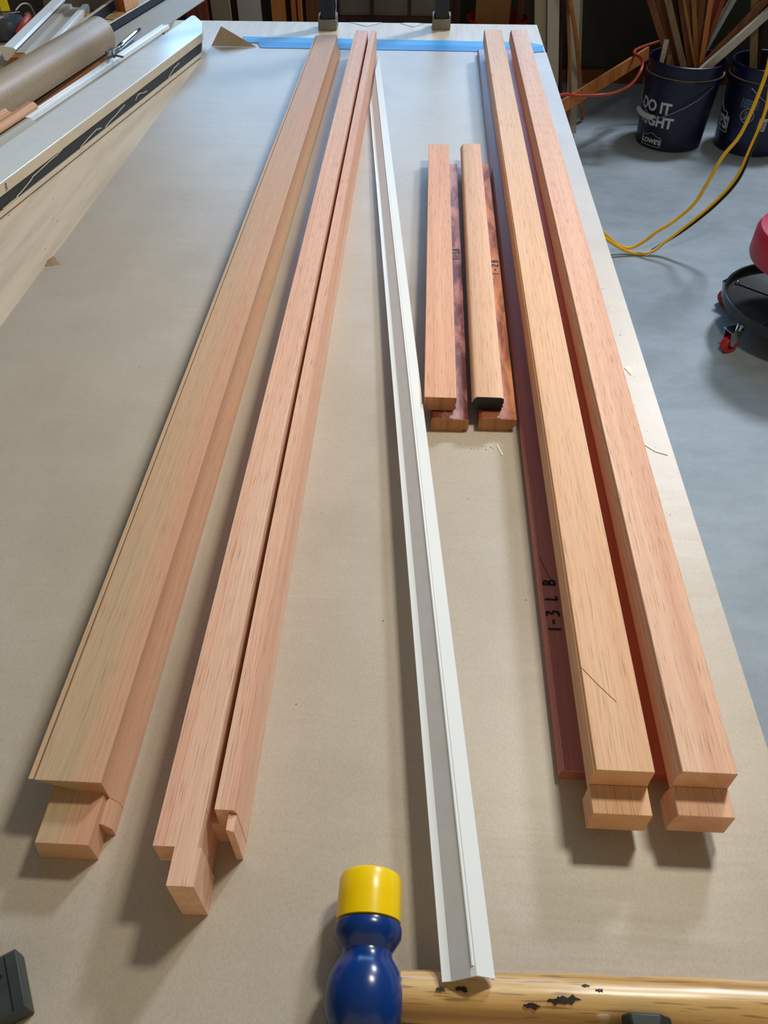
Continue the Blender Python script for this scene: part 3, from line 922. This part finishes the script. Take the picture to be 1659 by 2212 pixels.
def wrap_line(pts, ang, rad, slope, w, closed=True):
    mb = MB()
    P = pts + ([pts[0]] if closed else [])
    for (u0, v0), (u1, v1) in zip(P[:-1], P[1:]):
        k = max(2, int(math.hypot(u1 - u0, v1 - v0) / .008))
        q = []
        for i in range(k + 1):
            u, v = u0 + (u1 - u0) * i / k, v0 + (v1 - v0) * i / k
            r = rad + slope * v + .0006
            a = ang + u / r
            q.append((r * math.cos(a), r * math.sin(a), v))
        mb.tube(q, w, 6, 1)
    return mb


def wrap_patch(u0, u1, v0, v1, ang, rad, slope, lift=.0006):
    k = 8
    vs = []
    for i in range(k + 1):
        for v in (v0, v1):
            r = rad + slope * v + lift
            a = ang + (u0 + (u1 - u0) * i / k) / r
            vs.append((r * math.cos(a), r * math.sin(a), v))
    return MB().add(vs, [(2 * i, 2 * i + 2, 2 * i + 3, 2 * i + 1) for i in range(k)])


R0, SL = .138, .05
HB = .335


def bucket(name, label, x, y, mat, rz=0.0):
    t = thing(name, label, 'bucket', (x, y, 0.0005), rz, 'five-gallon buckets')
    ro = lambda z: R0 + SL * z
    prof = [(.10, .003), (ro(0) - .006, 0), (ro(0), .006), (ro(.262), .262), (ro(.262) + .010, .264), (ro(.262) + .011, .278), (ro(.262) + .009, .284), (ro(.284), .286),
            (ro(.325), .325), (ro(.325) + .004, .327), (ro(.33) + .004, HB - .002), (ro(.33), HB), (ro(.33) - .005, HB - .002),
            (ro(.30) - .007, .30), (ro(.01) - .007, .012), (.02, .012)]
    MB().lathe(prof, 56, 'z', (0, 0, 0), cap=False).add([(.101 * math.cos(2 * PI * k / 20), .101 * math.sin(2 * PI * k / 20), .0032) for k in range(20)], [tuple(range(20))]).build('shell', mat, t)
    MB().lathe([(ro(.262) + .0085, .2846), (ro(.284) + .0008, .2868)], 56, 'z', (0, 0, 0), cap=False).build('dusty_ledge', 'bucket_dust', t)
    return t


b1 = bucket('bucket', 'blue bucket printed DO IT RIGHT, full of wood strips', 1.09, 3.622, 'bucket_blue')
wrap('DO IT', .058, R(-143), .153, R0, SL, .0022).build('lettering', 'print', b1)['label'] = 'white DO IT lettering'
wrap('RIGHT', .056, R(-137), .098, R0, SL, .0022).build('lettering', 'print', b1)['label'] = 'white RIGHT lettering'
wrap("LOWE'S", .026, R(-136), .026, R0, SL, .0012).build('lettering', 'print', b1)
EMB = [(-.048, .016), (.046, .016), (.046, .050), (.040, .050), (.040, .055), (.028, .055), (-.002, .068), (-.030, .055), (-.048, .055)]
wrap_line(EMB, R(-136), R0, SL, .0009).build('emblem_outline', 'print', b1)
hw = [(-.1515 * math.cos(R(20)), -.1515 * math.sin(R(20)) - .0, .275)]
# wire bail hanging against the front left
A0 = R(-198)
A1 = R(-52)
pts = []
for i in range(13):
    tt = i / 12
    a = A0 + (A1 - A0) * tt
    drop = .266 - .138 * (1 - abs(2 * tt - .86) ** 1.35 if tt < .43 else max(0, 1 - ((tt - .43) / .57) ** 1.15))
    r = R0 + SL * drop + .0055 + (.008 if .1 < tt < .9 else .002)
    pts.append((r * math.cos(a), r * math.sin(a), drop))
bw = MB().tube(pts, .0020, 8, 4).build('bail_wire', 'wire', b1)
g = []
for a, z in ((-174, .139), (-162, .133), (-150, .131), (-138, .133)):
    r = R0 + SL * z + .0175
    g.append((r * math.cos(R(a)), r * math.sin(R(a)), z))
MB().tube(g, .0105, 12, 4).build('bail_grip', 'print', bw)['label'] = 'white bail grip'

b2 = bucket('bucket', 'second blue bucket at the right edge, mostly behind the yellow cord', 1.425, 3.588, 'bucket_blue')
wrap("LOWE'S", .062, R(-199), .088, R0, SL, .003).build('lettering', 'print', b2)
E2 = [(-.125, .075), (.112, .075), (.112, .135), (.096, .135), (.096, .150), (.066, .150), (0, .186), (-.066, .150), (-.125, .150)]
wrap_line(E2, R(-199), R0, SL, .0014).build('emblem_outline', 'print', b2)
for v in (.188, .200, .212):
    wrap_patch(-.036, .036, v, v + .010, R(-125), R0, SL).build('warning_panel', 'print_dim', b2)
    mbt = MB()
    for k in (0,):
        r = R0 + SL * v + .0010
        tri = [(-.032, v + .0015), (-.022, v + .0015), (-.027, v + .0088)]
        mbt.add([(r * math.cos(R(-125) + u / r), r * math.sin(R(-125) + u / r), vv) for u, vv in tri], [(0, 1, 2)])
    mbt.build('warning_triangle', 'tool_black', b2)
cir = [(.0265 * math.cos(2 * PI * k / 28), .160 + .0265 * math.sin(2 * PI * k / 28)) for k in range(28)]
wrap_line(cir, R(-124), R0, SL, .0011).build('warning_ring', 'print', b2)
wrap_line([(-.018, .142), (.018, .178)], R(-124), R0, SL, .0011, False).build('warning_ring', 'print', b2)
wrap_patch(-.014, .002, .160, .178, R(-124), R0, SL).build('warning_figure', 'print_dim', b2)
wrap_patch(-.010, .012, .142, .156, R(-124), R0, SL).build('warning_figure', 'print_dim', b2)
wrap_patch(-.016, .016, .108, .158, R(-97), R0, SL).build('barcode_label', 'print', b2)
mb = MB()
for k in range(6):
    mb2 = wrap_patch(-.013, .013, .114 + k * .0062, .114 + k * .0062 + (.0018 if k % 2 else .003), R(-97), R0, SL, .0010)
    mb.add(mb2.v, mb2.f)
mb.build('barcode_bars', 'tool_black', b2)
wrap_patch(-.042, .042, .050, .105, R(-126), R0, SL).build('fine_print_panel', plain('fine_print', lin(22, 34, 84), .5), b2)
pts = []
for i in range(9):
    a = R(-128 + i * 8)
    z = .268 - .075 * math.sin(i / 8 * PI / 2)
    r = R0 + SL * z + .012
    pts.append((r * math.cos(a), r * math.sin(a), z))
MB().tube(pts, .0018, 8, 3).build('bail_wire', 'wire', b2)

# wood strips standing in the buckets, each in a layer of its own: (x at the rim, x higher up, width, material, label), front to back
M['pale_blue'] = plain('pale_blue', lin(150, 170, 186), .5, var=.03)
STR = [
    (1.150, 1.300, .028, 'brown_v', 'brown strip slanting right beneath the white bar'),
    (1.097, 1.004, .010, 'pine_v', 'thin yellow-tan strip at the bucket\'s front centre'),
    (1.130, 1.105, .020, 'orange_v', 'light orange strip standing front right in the first bucket'),
    (1.050, .945, .024, 'grey_v', 'weathered grey strip near the bucket\'s front left'),
    (1.000, None, .016, 'grey_v', 'short square stub barely above the bucket\'s rim'),
    (.975, None, .020, 'panel', 'short cream stick ending just above the bucket\'s left rim'),
    (1.000, .880, .026, 'brown_v', 'wide brown strip leaning out at the bucket\'s far left'),
    (1.115, 1.048, .018, 'pine_v', 'tan strip right of the thin yellow strip'),
    (1.085, 1.000, .022, 'brown_v', 'dull brown strip left of the thin yellow strip'),
    (1.140, 1.165, .018, 'red_v', 'pale pink-red strip slanting right from the bucket\'s middle'),
    (1.090, 1.022, .026, 'brown_v', 'dull brown strip right behind the thin yellow one'),
    (1.120, 1.088, .026, 'brown_v', 'brown strip left of the light orange one'),
    (1.125, 1.070, .022, 'brown_v', 'brown strip right of the bucket\'s centre'),
    (1.070, .975, .028, 'dark_v', 'dark broad strip behind the weathered grey one'),
    (1.035, .925, .030, 'brown_v', 'broad brown strip just right of the leftmost ones'),
    (1.150, 1.135, .030, 'red_v', 'broad reddish strip right behind the light orange one'),
    (1.160, 1.225, .016, 'pale_blue', 'pale blue-white strip slanting right'),
    (1.075, .990, .022, 'brown_v', 'brown strip behind the weathered grey one'),
    (1.105, 1.052, .030, 'pine_v', 'broad tan strip deep in the first bucket\'s middle'),
    (1.160, 1.150, .018, 'brown_v', 'brown strip behind the slanting pink-red one'),
    (1.155, 1.225, .024, 'panel_tan', 'cream strip right of the blue-white strip'),
    (1.060, .962, .020, 'pine_v', 'tan strip at the back left of the first bucket'),
    (1.100, 1.035, .024, 'dark_v', 'dark strip at the back centre of the first bucket'),
    (1.140, 1.110, .024, 'red_v', 'reddish strip at the back right of the first bucket'),
    (1.155, 1.190, .030, 'red_v', 'broad reddish strip at the back, left of the blue-white strip'),
    (1.030, .905, .012, 'pine_v', 'thin pale strip behind the leftmost brown strip'),
]


def strip_in(label, cx, cy, y, xr, xt, w, th, mat, top, group):
    dy = y - cy
    half = lambda z: math.sqrt(max(1e-6, (R0 + SL * z - .021) ** 2 - (abs(dy) + th / 2) ** 2)) - w * .62
    zr = .340
    xr = min(max(xr, cx - half(zr)), cx + half(zr))
    sl = 0.0 if xt is None else (xt - xr) / (.535 - zr)
    z = zr
    while z > .018 and abs(xr + sl * (z - .004 - zr) - cx) < half(z - .004):
        z -= .004
    a = Vector((xr + sl * (z - zr), y, z))
    e = Vector((xr + sl * (top - zr), y, top))
    t = tag(MB().beam((0, 0, 0), e - a, w, th, side=(1, 0, 0)).build('wood_strip', mat, None, .0008), label, 'wood strip', group)
    t.location = a
    return t


random.seed(5)
G1, G2 = 'wood strips in the first blue bucket', 'wood strips in the second blue bucket'
strip_in('thick white square bar slanting far to the right', 1.09, 3.622, 3.537, 1.165, 1.345, .030, .024, 'panel', .62, G1)
for k, (xr, xt, w_, m_, lab) in enumerate(STR):
    top = .352 if 'stub' in lab else .405 if 'short cream' in lab else .66 if 'beneath the white' in lab else random.uniform(.78, 1.1)
    strip_in(lab, 1.09, 3.622, 3.5560 + .0062 * k, xr, xt, w_, .0054, m_, top, G1)
for y, xr, xt, w_, m_, lab in (
        (3.505, 1.395, 1.345, .026, 'orange_v', 'orange-tan strip at the second bucket\'s front'),
        (3.517, 1.445, 1.425, .022, 'pine_v', 'tan strip in the second bucket, cut by the frame'),
        (3.582, 1.420, 1.385, .022, 'brown_v', 'brown strip right of the orange-tan one'),
        (3.597, 1.345, 1.285, .030, 'grey_v', 'grey-brown strip at the second bucket\'s left'),
        (3.612, 1.450, 1.430, .040, 'red_v', 'wide reddish board at the back of the second bucket'),
        (3.627, 1.370, 1.330, .026, 'dark_v', 'dark strip at the back left of the second bucket')):
    strip_in(lab, 1.425, 3.588, y, xr, xt, w_, .008, m_, random.uniform(.8, 1.05), G2)

# orange bucket with cardboard behind the table
ob = bucket('bucket', 'orange bucket behind the table\'s far right corner', .325, 4.06, 'bucket_orange')
ob.scale = (.90, .90, 1.10)
t = thing('cardboard_sheet', 'tan cardboard piece standing in the orange bucket', 'cardboard', (.300, 4.055, .016))
MB().box(-.078, .078, 0, .012, 0, .72).build('board', 'card', t)
t = tag(MB().beam((0, 0, 0), (.030, .02, .55), .030, .018).build('wood_strip', 'brown_v', None, .001), 'brown stick with a pale top beside the cardboard in the orange bucket', 'wood strip')
t.location = (.400, 4.02, .016)
t2 = MB().beam((.0245, .0125, .43), (.0295, .0145, .53), .033, .021).build('pale_tip', 'panel', t)

# ------------------------------------------------------------------ leaning boards by the far right corner
for (xa, y0, wdt, th, m_, lab) in (
        (.5175, 3.525, .047, .018, 'panel_tan', 'tan-white panel leaning behind the table\'s far right corner, leftmost of the row'),
        (.5640, 3.49, .046, .018, 'panel', 'off-white panel leaning second from the left behind the table corner'),
        (.6000, 3.53, .012, .040, 'dark_v', 'thin dark brown board leaning between two white panels'),
        (.6680, 3.66, .042, .016, 'panel', 'narrow white panel leaning behind the wooden dowels'),
        (.7500, 4.15, .040, .016, 'panel_tan', 'olive-grey board leaning just right of the white panels')):
    o = tag(MB().beam((0, 0, 0), (-.134, .10, 1.0), wdt, th).build('leaning_panel', m_, None, .001), lab, 'panel', 'boards leaning behind the table corner')
    o.location = (xa, y0, .012)
o = tag(MB().tube([(.742, 3.850, .012), (.700, 3.74, .14), (.640, 3.60, .31), (.580, 3.47, .47), (.535, 3.40, .577), (.470, 3.30, .76)], .0085, 10, 4).build('wooden_dowel', 'orange_v'),
        'bent tan dowel leaning in front of the white panels', 'dowel')
o = tag(MB().tube([(.618, 3.458, .012), (.598, 3.458, .25), (.533, 3.458, .57), (.505, 3.458, .72)], .0070, 10, 4).build('wooden_dowel', 'pine_v'), 'straight brown dowel crossing behind the bent tan one', 'dowel')
o = tag(MB().beam((0, 0, 0), (.567, .633, .102), .012, .050, side=(0, 1, 0)).build('plank', 'orange_v', None, .001), 'orange-tan plank slanting behind the table corner towards the blue bucket', 'plank')
o.location = (.400, 3.168, .197)

# ------------------------------------------------------------------ back of the room
struct(MB().box(.60, 2.6, 4.45, 4.47, .0605, 1.19).build('trim_1', 'dark_panel'))
struct(MB().box(.60, 2.2, 4.40, 4.44, 0.0, .060).build('baseboard_back', 'brown_v'))
struct(MB().box(-1.6, 2.9, 3.98, 4.72, 1.20, 1.225).build('added_shade_shelf', 'dark_v'))  # unseen shelf added to shade the floor along the back
# dark framed door with grey panes leaning behind the table
t = thing('panel_door', 'dark mahogany glazed door leaning behind the table\'s far end', 'door', (-.13, 3.30, .004))
X0, X1 = -.21, .225
MB().box(X0, X1, 0, .035, .0, .535).build('bottom_rail', 'dark_v', t, .001)
for x in (X0 + .0, X1 - .018):
    MB().box(x, x + .018, 0, .035, .5352, .86).build('stile', 'dark_v', t, .001)
for x in (-.0705, .068):
    MB().box(x - .005, x + .005, 0, .035, .5352, .84).build('muntin', 'dark_v', t, .001)
for a, b in ((X0 + .0182, -.0757), (-.0653, .0628), (.0732, X1 - .0182)):
    MB().box(a, b, .012, .020, .5354, .84).build('pane', 'pane_grey', t)
# uprights leaning / standing behind the far edge, left to right
for (x0, x1, y, m_, lab) in (
        (-.930, -.845, 3.42, 'red_v', 'red-brown board standing behind the table, leftmost of the row'),
        (-.838, -.765, 3.46, 'panel_tan', 'olive-grey board second from left behind the table'),
        (-.760, -.735, 3.50, 'dark_v', 'dark narrow board third from left behind the table'),
        (-.730, -.640, 3.44, 'panel', 'pale grey panel standing behind the table'),
        (-.636, -.600, 3.55, 'black_foam', 'charcoal board right of the pale grey panel'),
        (-.602, -.548, 3.46, 'orange_v', 'orange-brown moulding standing behind the table, widest'),
        (-.534, -.515, 3.52, 'orange_v', 'slim orange strip right of the widest moulding'),
        (-.508, -.492, 3.52, 'orange_v', 'slimmest orange strip, last before the dark boards'),
        (-.472, -.362, 3.50, 'brown_v', 'wide dull brown board behind the left black post')):
    o = MB().box(0, x1 - x0, 0, .022, 0, .80).build('standing_board', m_, None, .001)
    o.location = (x0, y, .004)
    tag(o, lab, 'board', 'boards standing behind the table')
o = MB().box(-1.6, .15, 3.95, 3.99, .003, .82).build('backing_panel', 'dark_v')
o.location = (0, 0, 0)
tag(o, 'dark brown wall panel behind the standing boards', 'panel')

# ------------------------------------------------------------------ cords
YC = [(0.262, 2.634, 0.261), (0.45, 2.602, 0.181), (0.578, 2.581, 0.111), (0.648, 2.57, 0.063), (0.696, 2.57, 0.028), (0.739, 2.57, 0.02), (0.78, 2.57, 0.044), (0.817, 2.57, 0.081), (0.868, 2.57, 0.123), (0.914, 2.57, 0.18), (0.935, 2.57, 0.242), (0.959, 2.57, 0.331), (0.994, 2.57, 0.403), (1.01, 2.57, 0.523), (1.007, 2.57, 0.625), (0.964, 2.57, 0.818)]
YD = [(0.262, 2.602, 0.24), (0.45, 2.581, 0.16), (0.578, 2.559, 0.099), (0.642, 2.554, 0.06), (0.712, 2.554, 0.021), (0.766, 2.554, 0.007), (0.814, 2.559, 0.014), (0.858, 2.57, 0.049), (0.907, 2.57, 0.1), (0.976, 2.57, 0.182), (1.024, 2.57, 0.267), (1.037, 2.57, 0.361), (1.046, 2.57, 0.457), (1.038, 2.57, 0.529), (0.996, 2.57, 0.722)]
t = thing('extension_cord', 'yellow extension cord looping in two strands right of the table', 'cord', (0, 0, 0))
MB().tube(YC, .0058, 10, 5).build('cord_strand', 'cord_yellow', t)
MB().tube(YD, .0052, 10, 5).build('cord_strand', 'cord_yellow', t)
MB().tube([(x + .0066 * k, y + .006 - .010 * k, z - .0045 * k) for (x, y, z), k in zip(YD[6:13], (0, .35, .8, 1, 1, .8, .3))], .0050, 10, 5).build('cord_strand', 'black', t)['label'] = 'black strand running along the lower yellow one'
tag(MB().tube([(.33, 3.00, .330), (.537, 3.28, .288), (.600, 3.355, .263), (.703, 3.415, .247), (.775, 3.42, .257), (.833, 3.42, .291), (.866, 3.45, .338), (.888, 3.58, .336), (.905, 3.78, .315), (1.06, 3.86, .345), (1.24, 3.84, .440), (1.46, 3.88, .72)], .0060, 10, 5).build('extension_cord', 'cord_orange'),
    'orange-red cord hanging between the table corner and the blue bucket', 'cord')

# ------------------------------------------------------------------ rolling stool, cut by the right edge
t = thing('rolling_stool', 'rolling shop stool with a red seat and black tray, right edge', 'stool', (1.135, 2.065, 0))
RT = .224
zt = .098
MB().lathe([(.001, zt), (RT - .012, zt), (RT - .006, zt + .003), (RT - .004, zt + .026), (RT, zt + .028), (RT + .003, zt + .026), (RT + .002, zt - .002), (RT - .006, zt - .006), (.001, zt - .006)],
           64, 'z', (0, 0, 0), cap=False).build('tray', 'tray_black', t)
for a in (140, 215, 32, 320, 265):
    MB().beam((.03 * math.cos(R(a)), .03 * math.sin(R(a)), zt + .002), ((RT - .03) * math.cos(R(a)), (RT - .03) * math.sin(R(a)), zt + .002), .008, .004, side=(-math.sin(R(a)), math.cos(R(a)), 0)).build('tray_rib', 'tray_black', t, .001)
    MB().lathe([(.007, zt + .001), (.0065, zt + .007), (.003, zt + .010), (.0005, zt + .0105)], 12, 'z', ((RT - .022) * math.cos(R(a)), (RT - .022) * math.sin(R(a)), 0)).build('bolt', 'chrome', t)
random.seed(3)
for a0, a1 in ((198, 203), (206, 216)):
    vs = []
    for k in range(7):
        a = R(a0 + (a1 - a0) * k / 6)
        vs += [((RT - .0060) * math.cos(a), (RT - .0060) * math.sin(a), zt + .008 + random.uniform(0, .006)), ((RT - .0046) * math.cos(a), (RT - .0046) * math.sin(a), zt + .024 - random.uniform(0, .005))]
    MB().add(vs, [(2 * i, 2 * i + 2, 2 * i + 3, 2 * i + 1) for i in range(6)]).build('chipped_patch', 'peel', t)
for a in (203, 275, 347, 59, 131):
    ca, sa = math.cos(R(a)), math.sin(R(a))
    cxp, cyp = (RT - .012) * ca, (RT - .012) * sa
    out = (ca, sa)
    tx, ty = -sa, ca
    MB().lathe([(.011, .078), (.011, .0915)], 14, 'z', (cxp, cyp, 0)).build('caster_stem', 'chrome', t)
    wx, wy = cxp + out[0] * .020, cyp + out[1] * .020
    mb = MB()
    for s in (-1, 1):
        ox, oy = tx * .0145 * s, ty * .0145 * s
        p = [(-.026, .078), (.022, .078), (.010, .030), (-.002, .024), (-.008, .034)]
        q = [(wx + ox + out[0] * u, wy + oy + out[1] * u, v) for u, v in p]
        q2 = [(a_ + tx * .002 * s, b_ + ty * .002 * s, c_) for a_, b_, c_ in q]
        mb.add(q + q2, [tuple(range(5)), tuple(range(9, 4, -1))] + [(k, (k + 1) % 5, (k + 1) % 5 + 5, k + 5) for k in range(5)])
    mb.beam((wx - out[0] * .026, wy - out[1] * .026, .0765), (wx + out[0] * .024, wy + out[1] * .024, .0765), .033, .003, side=(tx, ty, 0))
    cf = mb.build('caster_fork', 'chrome', t, .001)
    rr = .0262
    seg = 28
    prof = [(rr - .014, -.0115), (rr - .003, -.0115), (rr, -.008), (rr, .008), (rr - .003, .0115), (rr - .014, .0115)]
    mb = MB()
    vs = []
    for r_, h_ in prof:
        for k in range(seg):
            b_ = 2 * PI * k / seg
            vs.append((wx + out[0] * r_ * math.cos(b_) + tx * h_, wy + out[1] * r_ * math.cos(b_) + ty * h_, .0268 + r_ * math.sin(b_)))
    m_ = len(prof)
    mb.add(vs, [(i * seg + k, i * seg + (k + 1) % seg, ((i + 1) % m_) * seg + (k + 1) % seg, ((i + 1) % m_) * seg + k) for i in range(m_) for k in range(seg)])
    cw = mb.build('caster_wheel', 'red_wheel', cf)
    mb = MB()
    vs = []
    for h_ in (-.012, .012):
        for k in range(16):
            b_ = 2 * PI * k / 16
            vs.append((wx + out[0] * .0115 * math.cos(b_) + tx * h_, wy + out[1] * .0115 * math.cos(b_) + ty * h_, .0268 + .0115 * math.sin(b_)))
    mb.add(vs, [(k, (k + 1) % 16, (k + 1) % 16 + 16, k + 16) for k in range(16)] + [tuple(range(16)), tuple(range(31, 15, -1))]).build('caster_hub', 'black', cf)
MB().lathe([(.020, zt + .0005), (.020, .246)], 20, 'z').build('post', 'chrome', t)
MB().lathe([(.001, .2465), (.160, .2465), (.174, .252), (.178, .262), (.178, .322), (.170, .338), (.150, .344), (.001, .346)], 56, 'z', (-.030, -.02, 0), cap=False).build('seat', 'red_vinyl', t)
